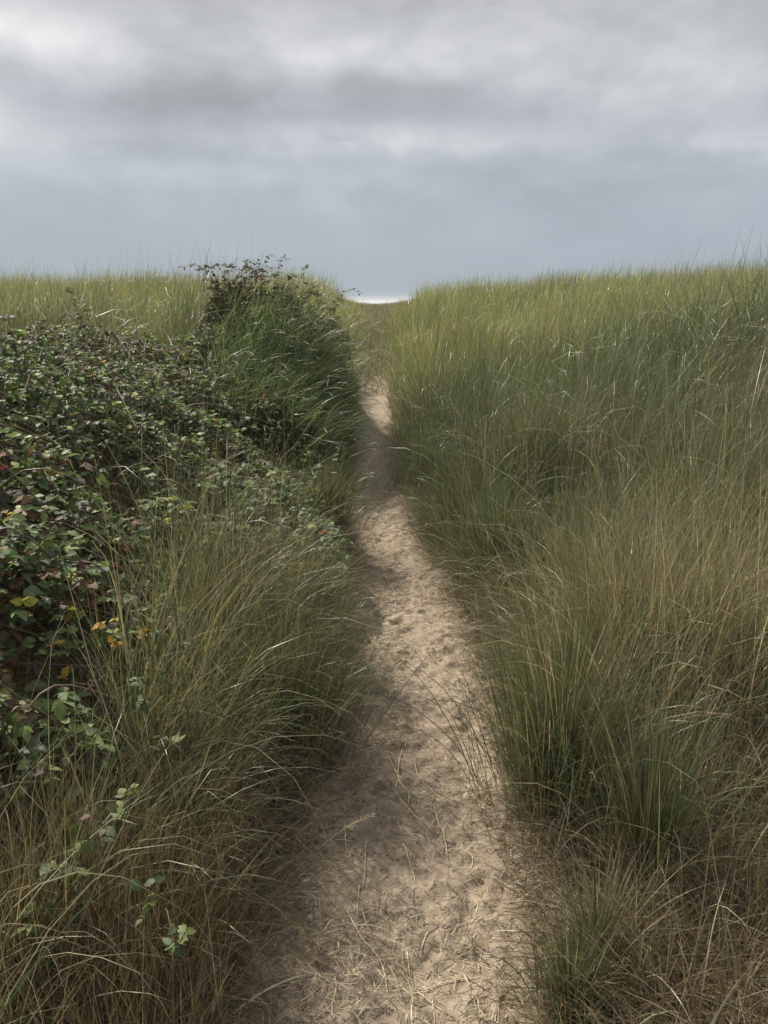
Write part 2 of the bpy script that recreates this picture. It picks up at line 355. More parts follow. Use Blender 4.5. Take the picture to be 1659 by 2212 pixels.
def field(name, n, y0, y1, side, label, seg, wbase, seed, cat='grass'):
    x, y, ox, oy, cr = scatter(n, y0, y1, side)
    d = edge_d(x, y); patch = fbm(x, y, 1.3, 2, seed); patch2 = fbm(x, y, .5, 2, seed+3)
    bm = bmask(x, y)
    keep = d > .0+.03*rng.random(len(x))
    keep &= rng.random(len(x)) > bm*np.where(y > 7.3, .82, .88)
    keep &= np.hypot(x, y) > .75
    # open brown thatch right of the path close to the camera
    hole = fbm(x, y, .42, 2, seed+13)
    keep &= rng.random(len(x)) > S((.0-hole)/.2)*.93*(y < 14)
    thin = (side > 0)*S((2.35-y)/.5)*.9
    thin = np.maximum(thin, (side < 0)*S((1.7-y)/.4)*.35)
    keep &= rng.random(len(x)) > thin
    x, y, ox, oy, cr, d, patch, patch2, bm = [a[keep] for a in (x, y, ox, oy, cr, d, patch, patch2, bm)]
    m = len(x)
    H = .30+.62*S(d/.55)
    if side < 0:
        H = np.where(y < 6, .24+.50*S(d/.55), H); H = np.where((y > 8.8) & (y < 11) & (d < 2.2), H*.7, H)
        H = np.where(y < 2.3, .26+.42*S(d/.45), H); H = np.where((x < -.85) & (y < 2.4), H*.72, H)
    else:
        H = np.where(y < 2.4, .22+.25*S(d/.5), H)
    H = H*(1-.12*S((y-10)/6))*(1-.72*S((y-20)/8)*S((1.5-d)/1.0))      # short on the crest beside the path
    H = H*(1+.30*patch+.95*fbm(x, y, .55, 2, seed+21))*(1-.35*bm*(side < 0)*(y < 7.3))
    dry = .12+.85*patch+.4*np.clip(patch2, -.3, .5)+.5*np.clip(fbm(x, y, 3.0, 2, seed+9), -.2, .4)
    if side > 0:
        dry = dry + .34*S((5.5-y)/2.0)*S((3.5-d)/2) + .20*S((.30-d)/.25)
    else:
        dry = dry - .14 + .30*S((1.9-y)/.4) + .15*S((.30-d)/.25)
    dry = dry-(.14+.28*S((d-.9)/1.2))*(side > 0)*(y > 2.4)
    dry = np.where(y > 26, dry+.25*S((2.5-d)/1.5), dry)
    u = rng.random(m); isdry = u < np.clip(dry, .05, .95)
    far = S((y-7)/8)
    pale = rng.random(m) < .030  # glint blades: sun highlights put into the blade colour
    isyel = (~isdry) & (rng.random(m) < .06+.74*far)
    H = np.minimum(H*(1+.35*S((y-9)/4)*fbm(x, y, 1.1, 3, seed+2)), np.where(y > 6, 1.08, .95))
    tone = 1+.85*fbm(x, y, .7, 2, seed+5)+.35*(cr-.5)
    L = H*rng.uniform(.5, 1.22, m)*(1+.25*(cr-.5))*np.where(isdry, .95, 1.05)
    tallone = (rng.random(m) < .06)*(y > 9.5); L = np.minimum(L*(1+.30*tallone), 1.12+.22*tallone)
    out = np.arctan2(oy, ox)
    az = out + rng.normal(0, .9, m)
    # edge blades lean over the path, the rest follow a light wind to the right
    lean_az = np.where(side < 0, 0.0, PI) + rng.normal(0, .55, m)
    wind = rng.normal(.35, .9, m)
    e = S((.75-d)/.7)
    useL = rng.random(m) < (.72*e if side < 0 else .50*e)
    az = np.where(useL, lean_az, np.where(rng.random(m) < .35, wind, az))
    th0 = np.abs(rng.normal(.10, .17, m))+np.where(useL, .22, 0)
    kind = rng.random(m)
    arch = (.42 if side < 0 else .26)
    bend = np.where(kind < arch, rng.uniform(1.0, 2.1, m), rng.uniform(.05, .65, m))
    bend = np.where(y > 9, bend*.6, bend)
    bend = np.where(useL, bend*1.2, bend)
    pw = rng.uniform(1.2, 2.4, m)
    kink = rng.random(m) < .07; bend = np.where(kink, rng.uniform(1.2, 2.4, m), bend); pw = np.where(kink, 7.0, pw)
    wd = rng.choice([.6, .85, 1.2, 1.6], m, p=[.3, .35, .25, .1])*wbase*rng.uniform(.6, 1.25, m)*np.clip(1+(y-4)*.13, 1, 3.2)
    c0 = np.where(isdry[:, None], pick(TAN, m)*.8, pick(GREEN, m)*.95+.012)
    c1 = np.where(isdry[:, None], pick(TAN, m), np.where(isyel[:, None], pick(YEL, m)*1.15, pick(GREEN, m)*1.1))
    far_bright = 1+.45*S((y-7)/7)  # tip colour brightened with distance, painting in the hazy far light
    c0 = c0*tone[:, None]; c1 = c1*(tone*far_bright)[:, None]
    tip = (~isdry) & (rng.random(m) < (.40 if side > 0 else .25)*S((5.5-y)/2.5)*(1-.7*S((d-1.0)/1.0))*(1+1.5*patch2)); c1 = np.where(tip[:, None], pick(TAN, m), c1)
    stalk = (rng.random(m) < .035) & (y < 5.5) & (y > 2.2); c1 = np.where(stalk[:, None], pick(TAN, m)*1.1, c1); c0 = np.where(stalk[:, None], pick(TAN, m)*.8, c0)
    L = np.where(stalk, L*1.22, L); bend = np.where(stalk, rng.uniform(.02, .35, m), bend); th0 = np.where(stalk, np.abs(rng.normal(.08, .1, m)), th0); wd = np.where(stalk, .0024, wd)
    # the base of old blades is straw brown
    c0 = np.where((rng.random(m) < .4)[:, None], pick(BROWN, m), c0)
    c1 = np.where(pale[:, None], np.array([.50, .47, .30])*rng.uniform(.7, 1.2, (m, 1)), c1); c0 = np.where(pale[:, None], c1*.8, c0)
    bend = np.where(pale, rng.uniform(.9, 2.2, m), bend); wd = np.where(pale, wd*1.25, wd); L = np.where(pale, L*1.12, L)
    P = np.stack([x, y, Zb(x, y)-.01], 1)
    V, Q, Cc = blades(P, L, az, th0, bend, pw, wd, c0, c1, seg)
    o = mesh_np(name, V, Q, M_grass, Cc); tag(o, label, cat, kind='stuff'); return o
field('dune_grass', 66000, .6, 6.0, 1, 'mixed green and straw grass beside the right edge of the sand path', 7, .0029, 1)
field('dune_grass', 105000, 6.0, 37, 1, 'tall yellow-green marram grass running up to the skyline on the right bank', 5, .0034, 2)
field('dune_grass', 74000, .6, 6.0, -1, 'arching olive grass leaning over the left edge of the sand path', 7, .0027, 3)
field('dune_grass', 90000, 6.0, 37, -1, 'bright yellow-green grass on the skyline behind the brambles', 5, .0034, 4)

# long blades drooping down the path side and front of the mound
def mound_grass():
    nc = 420; cx = rng.uniform(-1.7, -.36, nc); cy = rng.uniform(6.7, 8.4, nc)
    kk = 16; x = np.repeat(cx, kk)+rng.normal(0, .05, nc*kk); y = np.repeat(cy, kk)+rng.normal(0, .05, nc*kk)
    k = (edge_d(x, y) > 0) & (rng.random(len(x)) < .3+.7*S((x+1.7)/.6)); x, y = x[k], y[k]; m = len(x)
    az = rng.normal(-.35, .7, m); L = rng.uniform(.4, .95, m)*(.75+.25*S((x+.4)/-.5))
    c = pick(GREEN, m)*1.25; pale = rng.random(m) < .07; c1 = np.where(pale[:, None], np.array([.48, .46, .32]), c*1.1)  # green lightened to lift the backlit mound's darkness; pale ones are painted glints
    c1 = np.where((rng.random(m) < .12)[:, None], pick(YEL, m), c1)
    V, Q, Cc = blades(np.stack([x, y, Zb(x, y)-.01], 1), L, az, np.abs(rng.normal(.15, .15, m)), rng.uniform(.5, 2.2, m), rng.uniform(1.2, 2.2, m), rng.uniform(.0035, .0068, m), c, c1, 8)
    tag(mesh_np('dune_grass', V, Q, M_drape, Cc), 'long dark green blades drooping down the mound towards the shaded path', 'grass', kind='stuff')
mound_grass()

# thin tall stalks that roughen the skyline
def wisps():
    n = 5200; y = rng.uniform(8.5, 27, n); sd_ = np.where(rng.random(n) < .5, -1, 1); t = rng.random(n)*(.62*y+2)
    x = np.where(sd_ < 0, xl(y)-1.0-t, xr(y)+.7+t); k = (rng.random(n) < .35+1.6*fbm(x, y, 1.2, 2, 88)+.2) & ~((sd_ < 0) & (y < 10.5) & (x > -2.4)); x, y = x[k], y[k]; m = len(x)
    c = np.where((rng.random(m) < .5)[:, None], pick(YEL, m)*.9, pick(TAN, m)*.8)
    V, Q, Cc = blades(np.stack([x, y, Zb(x, y)], 1), rng.uniform(1.1, 1.6, m), rng.normal(.3, 1.2, m), np.abs(rng.normal(.05, .07, m)), rng.uniform(.05, .5, m), 2, rng.uniform(.0055, .009, m), c, c, 5)
    tag(mesh_np('dune_grass', V, Q, M_grass, Cc), 'thin tall stalks standing above the grass along the skyline', 'grass', kind='stuff')
wisps()

# dead thatch: low flat straw under the grass and along the path edge
def thatch(name, n, side, label):
    yy = rng.random(n)**1.4*9.0+.7
    off = np.abs(rng.normal(0, 1, n))*.55
    wide = rng.random(n) < .35; off = np.where(wide, rng.random(n)*(.6*yy+1.0), off)
    off = off-.05*rng.random(n)
    x = np.where(side < 0, xl(yy)-off, xr(yy)+off)
    keep = (np.abs(x) < .62*yy+1.2) & (np.hypot(x, yy) > .7)
    x = x[keep]; yy = yy[keep]; m = len(x); d = edge_d(x, yy)
    L = rng.uniform(.08, .34, m)*np.where(d < .1, .7, 1)
    az = rng.uniform(0, 2*PI, m); tow = rng.random(m) < .5
    az = np.where(tow, (0 if side < 0 else PI)+rng.normal(0, .8, m), az)
    th0 = rng.uniform(.5, 1.45, m); bend = rng.uniform(0, 1.1, m)
    col = np.where((rng.random(m) < .5)[:, None], pick(BROWN, m), pick(TAN, m)*.8)
    P = np.stack([x, yy, Zb(x, yy)+.0], 1)
    V, Q, Cc = blades(P, L, az, th0, bend, 1.3, rng.uniform(.0014, .0032, m)*np.clip(1+(yy-4)*.1, 1, 2), col*.85, col, 4)
    o = mesh_np(name, V, Q, M_dry, Cc); tag(o, label, 'dead grass', kind='stuff')
thatch('dead_grass', 42000, 1, 'rusty brown dead grass matted along the right path edge')
thatch('dead_grass', 36000, -1, 'dark brown dead grass matted under the left bank')

# brown upright dead grass patch at the lower left, with small seed heads
def brown_patch():
    n = 6500
    x = rng.normal(-.78, .30, n); y = rng.normal(1.55, .26, n)
    k = (x < xl(y)-.03) & (np.hypot(x, y) > .8); x = x[k]; y = y[k]; m = len(x)
    L = rng.uniform(.18, .46, m); col = np.where((rng.random(m) < .72)[:, None], pick(BROWN, m)*1.15, pick(TAN, m)*.8)
    V, Q, Cc = blades(np.stack([x, y, Zb(x, y)], 1), L, rng.uniform(0, 2*PI, m), np.abs(rng.normal(.1, .12, m)), rng.uniform(0, .7, m), 1.6, rng.uniform(.0012, .0026, m), col*.9, col, 5)
    tag(mesh_np('dead_grass', V, Q, M_dry, Cc), 'reddish brown upright dead grass at the near left of the path', 'dead grass', kind='stuff')
brown_patch()
def brown_right():
    n = 9000
    x = rng.normal(1.15, .32, n); y = rng.normal(1.75, .40, n)
    k = (x > xr(y)+.12) & (np.hypot(x, y) > .8); x = x[k]; y = y[k]; m = len(x)
    L = rng.uniform(.10, .34, m); col = np.where((rng.random(m) < .55)[:, None], pick(BROWN, m)*1.15, pick(TAN, m)*.9)
    V, Q, Cc = blades(np.stack([x, y, Zb(x, y)], 1), L, rng.uniform(0, 2*PI, m), np.abs(rng.normal(.5, .4, m)), rng.uniform(0, 1.2, m), 1.4, rng.uniform(.0012, .0026, m), col*.9, col, 5)
    tag(mesh_np('dead_grass', V, Q, M_dry, Cc), 'tangled brown dead grass at the near right of the path', 'dead grass', kind='stuff')
brown_right()

# fine straw litter on the sand
def litter():
    n = 25000
    y = rng.random(n)**1.3*6.0+1.1
    t = rng.random(n); x = xl(y)-.05+t*(xr(y)-xl(y)+.1)
    big = fbm(x, y, .22, 2, 17)
    k = rng.random(n) < .40+1.3*big+.8*np.abs(t-.5); x = x[k]; y = y[k]; m = len(x)
    L = rng.uniform(.015, .07, m)*(1+1.3*(rng.random(m) < .12))
    az = rng.uniform(0, 2*PI, m)
    z = Zf(x, y)+.004
    col = pick(TAN, m)*1.08; dk = rng.random(m) < .35; col = np.where(dk[:, None], pick(BROWN, m), col)
    V, Q, Cc = blades(np.stack([x, y, z], 1), L, az, rng.uniform(1.35, 1.62, m), rng.uniform(-.25, .25, m), 1.0, rng.uniform(.0014, .0032, m), col, col, 3, twist=rng.uniform(-.5, .5, m), wob=.7, clamp=False)
    V[:, 2] = np.maximum(V[:, 2], Zf(V[:, 0], V[:, 1])+.002)
    tag(mesh_np('straw_litter', V, Q, M_straw, Cc), 'short broken bits of straw scattered over the sand', 'straw litter', kind='stuff')
litter()

# ------------------------------------------------------------------ single things: long straws on the sand
STR = [
 ([(440, 460), (495, 560), (475, 650), (550, 760), (660, 865)], 1, 'long bent pale straw with a kink, mid path where sun meets shade'),
 ([(510, 400), (490, 570), (545, 660), (545, 720)], 1, 'zigzag pale straw crossing the kinked long straw on the sunlit sand'),
 ([(685, 745), (740, 880), (762, 1040)], 1, 'smooth slightly curved straw just below the kinked long straw'),
 ([(578, 470), (610, 570), (680, 650), (745, 690)], 1, 'S-curved straw left of the upper footprint hollow'),
 ([(540, 1510), (560, 1620), (620, 1720), (790, 1870)], 1, 'longest curved pale straw at the bottom centre of the path'),
 ([(215, 1300), (300, 1440), (400, 1545), (435, 1720)], 1, 'long drooping straw at the lower left of the path'),
 ([(315, 945), (312, 1100), (300, 1170)], 1, 'straight straw in the shade on the left of the path'),
 ([(280, 1160), (270, 1330)], 1, 'short straight straw directly below the shaded straight straw'),
 ([(205, 840), (210, 940), (240, 1000)], 1, 'thin faint straw in the deep shade under the left bank'),
 ([(515, 940), (560, 1050), (583, 1150)], 1, 'curved straw in the middle of the shaded part of the path'),
 ([(850, 935), (893, 970), (885, 1030), (860, 1060)], 1, 'hook-shaped straw above the middle footprint hollow'),
 ([(1145, 1185), (1250, 1215), (1400, 1260)], 1, 'pale straw reaching from the right path edge into dead grass'),
 ([(840, 1620), (880, 1710), (920, 1830)], 1, 'slanting straw just below the lowest footprint hollow'),
 ([(560, 1700), (760, 1670), (920, 1640)], 1, 'straw lying nearly crosswise near the bottom of the path'),
 ([(820, 540), (865, 575), (915, 612)], 1, 'short slanting straw beside the upper footprint hollow'),
 ([(620, 1480), (650, 1420), (700, 1370), (690, 1330)], 1, 'forked-looking bent straw left of the lowest footprint hollow'),
 ([(822, 1228), (850, 1270), (856, 1325)], 0, 'thin straw far up the path near the small round hollow'),
 ([(898, 1402), (922, 1450), (945, 1512)], 0, 'bright straight straw in the sunlit middle stretch of the path'),
]
for pts, c, label in STR:
    q = []
    for p in pts:
        a = gp(*(crop(*p) if c else p)); q.append((a[0], a[1], 0))
    q = spline(q, 22); q[:, 2] = Zf(q[:, 0], q[:, 1]); q[:, 2] = np.maximum(q[:, 2], np.convolve(np.pad(q[:, 2], 2, 'edge'), np.ones(5)/5, 'valid'))+.004
    o3 = q[len(q)//2].copy(); A = Acc(); V, Q_ = tube(q, np.linspace(.0019, .0010, 22), 5)
    A.add(V, Q_, np.array([.72, .61, .42])*rng.uniform(.85, 1.15))
    o = A.build('dry_straw', M_straw, origin=o3); o.location = o3
    tag(o, label, 'straw', 'long dry straws lying on the sand path')

# ------------------------------------------------------------------ leaves
def leaf_template(ts, wide, teeth):
    L_, Rr, M_ = [], [], []
    for i, t in enumerate(ts):
        wv = wide*math.sin(PI*min(1, t**.72))*(1+(.16 if i % 2 else -.10)*teeth) if 0 < t < 1 else .004
        droop = -.18*t*t
        M_.append((t, 0, droop)); L_.append((t+.0, wv, droop+.16*wv)); Rr.append((t, -wv, droop+.16*wv))
    V = []; 
    for a, b, c in zip(L_, M_, Rr): V += [a, b, c]
    Q = []
    for i in range(len(ts)-1):
        k = 3*i; Q += [(k, k+1, k+4, k+3), (k+1, k+2, k+5, k+4)]
    return np.array(V, float), np.array(Q)
T_HI = leaf_template([0, .12, .24, .36, .48, .6, .72, .84, 1], .36, 1)
T_LO = leaf_template([0, .2, .45, .7, 1], .38, .5)
def add_leaves(A, pos, az, pitch, roll, size, col, tmpl):
    """many leaflets; each is turned by roll, pitch, az and scaled"""
    TV, TQ = tmpl; n = len(pos); ca, sa = np.cos(az), np.sin(az); cp, sp = np.cos(pitch), np.sin(pitch); cr, sr = np.cos(roll), np.sin(roll)
    v = TV[None]*size[:, None, None]; x, y, z = v[..., 0], v[..., 1]*rng.uniform(.8, 1.15, n)[:, None], v[..., 2]
    y, z = y*cr[:, None]-z*sr[:, None], y*sr[:, None]+z*cr[:, None]
    x, z = x*cp[:, None]-z*sp[:, None], x*sp[:, None]+z*cp[:, None]
    x, y = x*ca[:, None]-y*sa[:, None], x*sa[:, None]+y*ca[:, None]
    V = np.stack([x, y, z], -1)+pos[:, None]
    Qs = (TQ[None]+np.arange(n)[:, None, None]*len(TV)).reshape(-1, 4)
    shade = np.ones(len(TV)); shade[1::3] = 1.12
    A.add(V.reshape(-1, 3), Qs, (col[:, None]*shade[None, :, None]).reshape(-1, 3))
def compound(A, pos, az, size, col, tmpl, n5=.2, tilt=.5):
    """a trifoliate or five-part bramble leaf at every position"""
    n = len(pos); tiltv = rng.normal(-.1, tilt, n)
    five = rng.random(n) < n5
    for k, (da, sc_, off) in enumerate([(0, 1.0, .28), (1.15, .82, .06), (-1.15, .82, .06), (2.0, .62, -.05), (-2.0, .62, -.05)]):
        sel = np.ones(n, bool) if k < 3 else five
        if not sel.any(): continue
        a = az[sel]+da+rng.normal(0, .12, sel.sum()); s = size[sel]*sc_*rng.uniform(.85, 1.1, sel.sum())
        p = pos[sel]+np.stack([np.cos(az[sel])*off*size[sel], np.sin(az[sel])*off*size[sel], np.zeros(sel.sum())], 1)
        pitch = tiltv[sel]*np.cos(da)+rng.normal(0, .22, sel.sum()); roll = tiltv[sel]*math.sin(da)+rng.normal(0, .35, sel.sum())
        add_leaves(A, p, a, pitch, roll, s, col[sel]*rng.uniform(.9, 1.1, (sel.sum(), 1)), tmpl)
LG = np.array([[.105, .150, .070], [.125, .170, .075], [.085, .125, .065], [.150, .195, .075], [.20, .24, .085]])
LP = np.array([[.11, .085, .080], [.13, .095, .08], [.095, .10, .07], [.14, .11, .07]])
LY = np.array([[.42, .33, .05], [.30, .30, .06], [.35, .22, .05]])
LR = np.array([[.40, .09, .05], [.30, .12, .05]])
LB = np.array([[.13, .075, .04], [.09, .05, .03]])
def leafcols(n, fr):
    """fr = shares of green, purple, yellow, red, brown"""
    k = rng.choice(5, n, p=np.array(fr)/sum(fr)); c = np.zeros((n, 3))
    for i, pal in enumerate((LG, LP, LY, LR, LB)):
        s = k == i; c[s] = pick(pal, s.sum())
    return c
def bramble(cx, cy, rx, ry, h, nleaf, size, fr, ncane, nsprig, label, tmpl, sprig_h=(.10, .28), sprig_box=None):
    z0 = float(Zb(cx, cy)); root = empty('bramble_bush', (cx, cy, z0)); tag(root, label, 'bramble', 'bramble bushes on the left bank')
    A = Acc(); B = Acc()
    def env(x, y):
        q = ((x-cx)/rx)**2+((y-cy)/ry)**2
        lump = 1+.85*fbm(x, y, .42, 2, cx*3)+.45*fbm(x, y, .15, 2, cy)
        return Zb(x, y)+h*np.sqrt(np.clip(1.12-q, 0, 1))*lump, q
    n = int(nleaf*1.5); x = cx+rx*1.08*rng.uniform(-1, 1, n); y = cy+ry*1.08*rng.uniform(-1, 1, n)
    top, q = env(x, y); gap = fbm(x, y, .3, 2, 40+cx)
    k = (q < 1.12+.25*fbm(x, y, .3, 2, 6)) & (rng.random(n) < 1.0-2.0*np.clip(gap, 0, .5)) & (edge_d(x, y) > .03)
    x, y, top = x[k], y[k], top[k]; m = len(x); zb = Zb(x, y)
    u = 1-np.abs(rng.normal(0, .22, m)); z = zb+(top-zb)*np.clip(u, .05, 1.05)+.02
    col = leafcols(m, fr); pn = fbm(x, y, .5, 2, 60)
    pur = (pn > .12) & (rng.random(m) < .6*fr[1]/(fr[0]+fr[1]+.01)+.15); col[pur] = pick(LP, pur.sum())
    compound(A, np.stack([x, y, z], 1), rng.uniform(0, 2*PI, m), size*rng.uniform(.5, 1.4, m), col, tmpl)
    for i in range(int(ncane*1.7)):
        a = rng.uniform(0, 2*PI); r0 = rng.uniform(0, .7); sx = cx+rx*r0*math.cos(a); sy = cy+ry*r0*math.sin(a)
        b = rng.uniform(0, 2*PI); ln = rng.uniform(.4, 1.0); ex = sx+ln*math.cos(b); ey = sy+ln*math.sin(b)
        mx_, my_ = (sx+ex)/2, (sy+ey)/2; tz = float(env(np.array([mx_]), np.array([my_]))[0][0])
        pts = spline([(sx, sy, float(Zb(sx, sy))-.01), ((sx*2+mx_)/3, (sy*2+my_)/3, (float(Zb(sx, sy))+tz)/2+.05), (mx_, my_, tz+.03), (ex, ey, tz-.12-.2*random.random())], 14)
        V, Q_ = tube(pts, np.linspace(.0042, .002, 14), 4); B.add(V, Q_, np.array([.12, .08, .055])*rng.uniform(.6, 1.6))
    for i in range(nsprig):
        if sprig_box: x0, x1, y0, y1 = sprig_box; sx = rng.uniform(x0, x1); sy = rng.uniform(y0, y1)
        else: a = rng.uniform(0, 2*PI); r0 = rng.uniform(0, .85); sx = cx+rx*r0*math.cos(a); sy = cy+ry*r0*math.sin(a)
        tz = float(env(np.array([sx]), np.array([sy]))[0][0]); hh = rng.uniform(*sprig_h); b = rng.normal(0, 1.2) if rng.random() < .6 else rng.normal(PI, .8); le = hh*rng.uniform(.5, 1.2)
        pts = spline([(sx, sy, tz-.15), (sx+.2*le*math.cos(b), sy+.2*le*math.sin(b), tz+hh*.5), (sx+.6*le*math.cos(b), sy+.6*le*math.sin(b), tz+hh*.95), (sx+le*math.cos(b), sy+le*math.sin(b), tz+hh*.9)], 14)
        V, Q_ = tube(pts, np.linspace(.0035, .0015, 14), 4); B.add(V, Q_, np.array([.12, .05, .04]))
        kk = rng.integers(3, 14, 15); pp = pts[kk]+rng.normal(0, .012, (15, 3))
        compound(A, pp, rng.uniform(0, 2*PI, 15), size*rng.uniform(.45, .95, 15), leafcols(15, (fr[0]*.6, fr[1]*1.3+.2, fr[2], fr[3], fr[4])), tmpl)
    A.build('foliage', M_leaf, root, origin=root.location); B.build('stem', M_cane, root, origin=root.location)
    return root
bramble(-1.80, 4.6, 1.72, 1.65, .50, 14500, .041, (.90, .06, .018, .001, .02), 60, 26, 'largest sprawling bramble of mostly green leaves, filling the left side', T_HI, (.06, .16))
bramble(-2.3, 6.8, 1.85, 1.5, .50, 9000, .041, (.72, .24, .02, .002, .02), 50, 34, 'purple-tinged bramble between the green bramble and the tall mound', T_LO, (.08, .20))
bramble(-1.0, 8.75, 1.05, .66, .58, 5600, .042, (.45, .48, .04, .01, .02), 30, 76, 'dark bramble on top of the mound with shoots against the sky', T_LO, (.08, .38), (-1.75, -.38, 8.1, 9.1))
bramble(-1.75, 2.75, .92, 1.1, .62, 6500, .042, (.76, .05, .035, .004, .15), 40, 10, 'low bramble with brown dead leaves and yellow leaf, in front of the largest', T_HI, (.05, .12))

def small_bramble(px, py, Yd, nl, spread, size, label, fr=(.96, .02, .0, .0, .02), drop=.3):
    d = ray(px, py); t = Yd/d[1]; c = np.array([0, 0, EYE])+d*t
    gz = float(Zb(c[0], c[1])); size *= .82; root = empty('bramble_shoot', (c[0], c[1], gz)); tag(root, label, 'bramble', 'small bramble shoots among the grass')
    A = Acc(); B = Acc(); ns = max(2, nl//5)
    for i in range(ns):
        e = c+np.array([rng.normal(0, spread), rng.normal(0, spread), rng.normal(0, spread*.8)])
        e[2] = max(e[2], gz+.05)
        st = np.array([c[0]+rng.normal(0, .04)-.05, c[1]+rng.normal(0, .04), gz-.01])
        pts = spline([st, st*.5+e*.5+np.array([0, 0, .10]), e], 10); V, Q_ = tube(pts, np.linspace(.0035, .0015, 10), 4); B.add(V, Q_, np.array([.12, .10, .045]))
        kk = rng.integers(7, 10, 5); compound(A, pts[kk]+rng.normal(0, .012, (5, 3)), rng.uniform(0, 2*PI, 5), size*rng.uniform(.7, 1.15, 5), leafcols(5, fr)*np.array([.8, .75, .6]), T_HI, .3)
    A.build('foliage', M_leaf, root, origin=root.location); B.build('stem', M_cane, root, origin=root.location)
small_bramble(100, 1880, 1.45, 34, .075, .038, 'leafy bright green bramble shoot at the lower left above brown grass')
small_bramble(240, 1735, 1.5, 14, .06, .034, 'sparse bramble sprout in the shaded grass, right of the border shoot')
small_bramble(365, 1925, 1.35, 6, .03, .036, 'single bright green bramble leaf spray over the brown seed heads')
small_bramble(395, 1525, 1.95, 18, .09, .036, 'green bramble shoot half hidden in the arching grass left of the path')
small_bramble(350, 1280, 2.4, 18, .12, .038, 'yellow and green bramble shoot poking through the grass', (.7, 0, .3, 0, 0))
small_bramble(650, 1000, 4.6, 40, .2, .040, 'green bramble shoots rising through grass close to the path')

bramble(-1.08, 1.93, .36, .30, .34, 420, .040, (.9, .04, .02, 0, .04), 10, 5, 'small leafy bramble clump in the shaded grass at the left border', T_HI, (.04, .1))

# long dark arching cane at the left border
pts = []
for px, py, yd in [(-60, 1432, 2.1), (60, 1434, 2.15), (200, 1440, 2.2), (400, 1455, 2.3), (520, 1470, 2.4), (590, 1500, 2.5)]:
    d = ray(px, py); pts.append(np.array([0, 0, EYE])+d*(yd/d[1]))
pts = [np.array([pts[0][0]-.35, pts[0][1], float(Zb(pts[0][0]-.35, pts[0][1]))])]+pts
pp = spline(pts, 40); A = Acc(); V, Q_ = tube(pp, np.linspace(.0036, .0016, 40), 6); A.add(V, Q_, np.array([.045, .028, .028]))
org = pts[0]; o = A.build('bramble_cane', M_cane, origin=org); o.location = org; tag(o, 'long bare dark bramble cane arching level from the left border', 'bramble cane')

# ------------------------------------------------------------------ seed stalks that stand out one by one
def seed_stalk(px, py, Yd, az_deg, th0, bend, label, hs=.12, col=(.36, .29, .15), wide=.0045):
    """tip at the given place of the photo at distance Yd; the stalk is rooted in the ground below"""
    d = ray(px, py); tip = np.array([0, 0, EYE])+d*(Yd/d[1]); a = R(az_deg)
    n = 16; th = th0+bend*(np.linspace(0, 1, n))**1.8
    T = np.stack([np.sin(th)*math.cos(a), np.sin(th)*math.sin(a), np.cos(th)], 1); rel = np.cumsum(T, 0)/n
    L = .6
    for _ in range(4):
        foot = tip-rel[-1]*L; hgt = tip[2]-float(Zb(foot[0], foot[1])); L = min(1.5, max(.15, hgt/max(rel[-1][2], .15)))
    foot = tip-rel[-1]*L; pts = np.vstack([foot, foot+rel*L]); root = empty('seed_stalk', tuple(foot)); tag(root, label, 'grass stalk', 'tall seed stalks standing in the grass')
    A = Acc(); V, Q_ = tube(pts, np.linspace(.0018, .0009, len(pts)), 4); A.add(V, Q_, np.array(col)*.9); A.build('stalk', M_dry, root, origin=foot)
    # seed head: many small husks pressed round the last stretch
    B = Acc(); m = 70; s = np.cumsum(np.linalg.norm(np.diff(pts, axis=0), axis=1)); tot_ = s[-1]
    u = tot_-hs*rng.random(m); P = np.stack([np.interp(u, np.r_[0, s], pts[:, k]) for k in range(3)], 1)
    dirz = pts[-1]-pts[-3]; dirz /= np.linalg.norm(dirz); azz = math.atan2(dirz[1], dirz[0]); thh = math.acos(max(-1, min(1, dirz[2])))
    P += rng.normal(0, wide*.3, (m, 3))
    V, Q_, Cc = blades(P, rng.uniform(.010, .02, m), azz+rng.normal(0, 1.0, m), np.abs(thh+rng.normal(0, .35, m)), 0, 1, rng.uniform(.002, .0038, m), pick(np.array([col]), m), pick(np.array([col]), m)*1.1, 2, clamp=False)
    B.add(V, Q_, Cc); B.build('seed_head', M_dry, root, origin=foot)
GOLD = (.27, .24, .085)
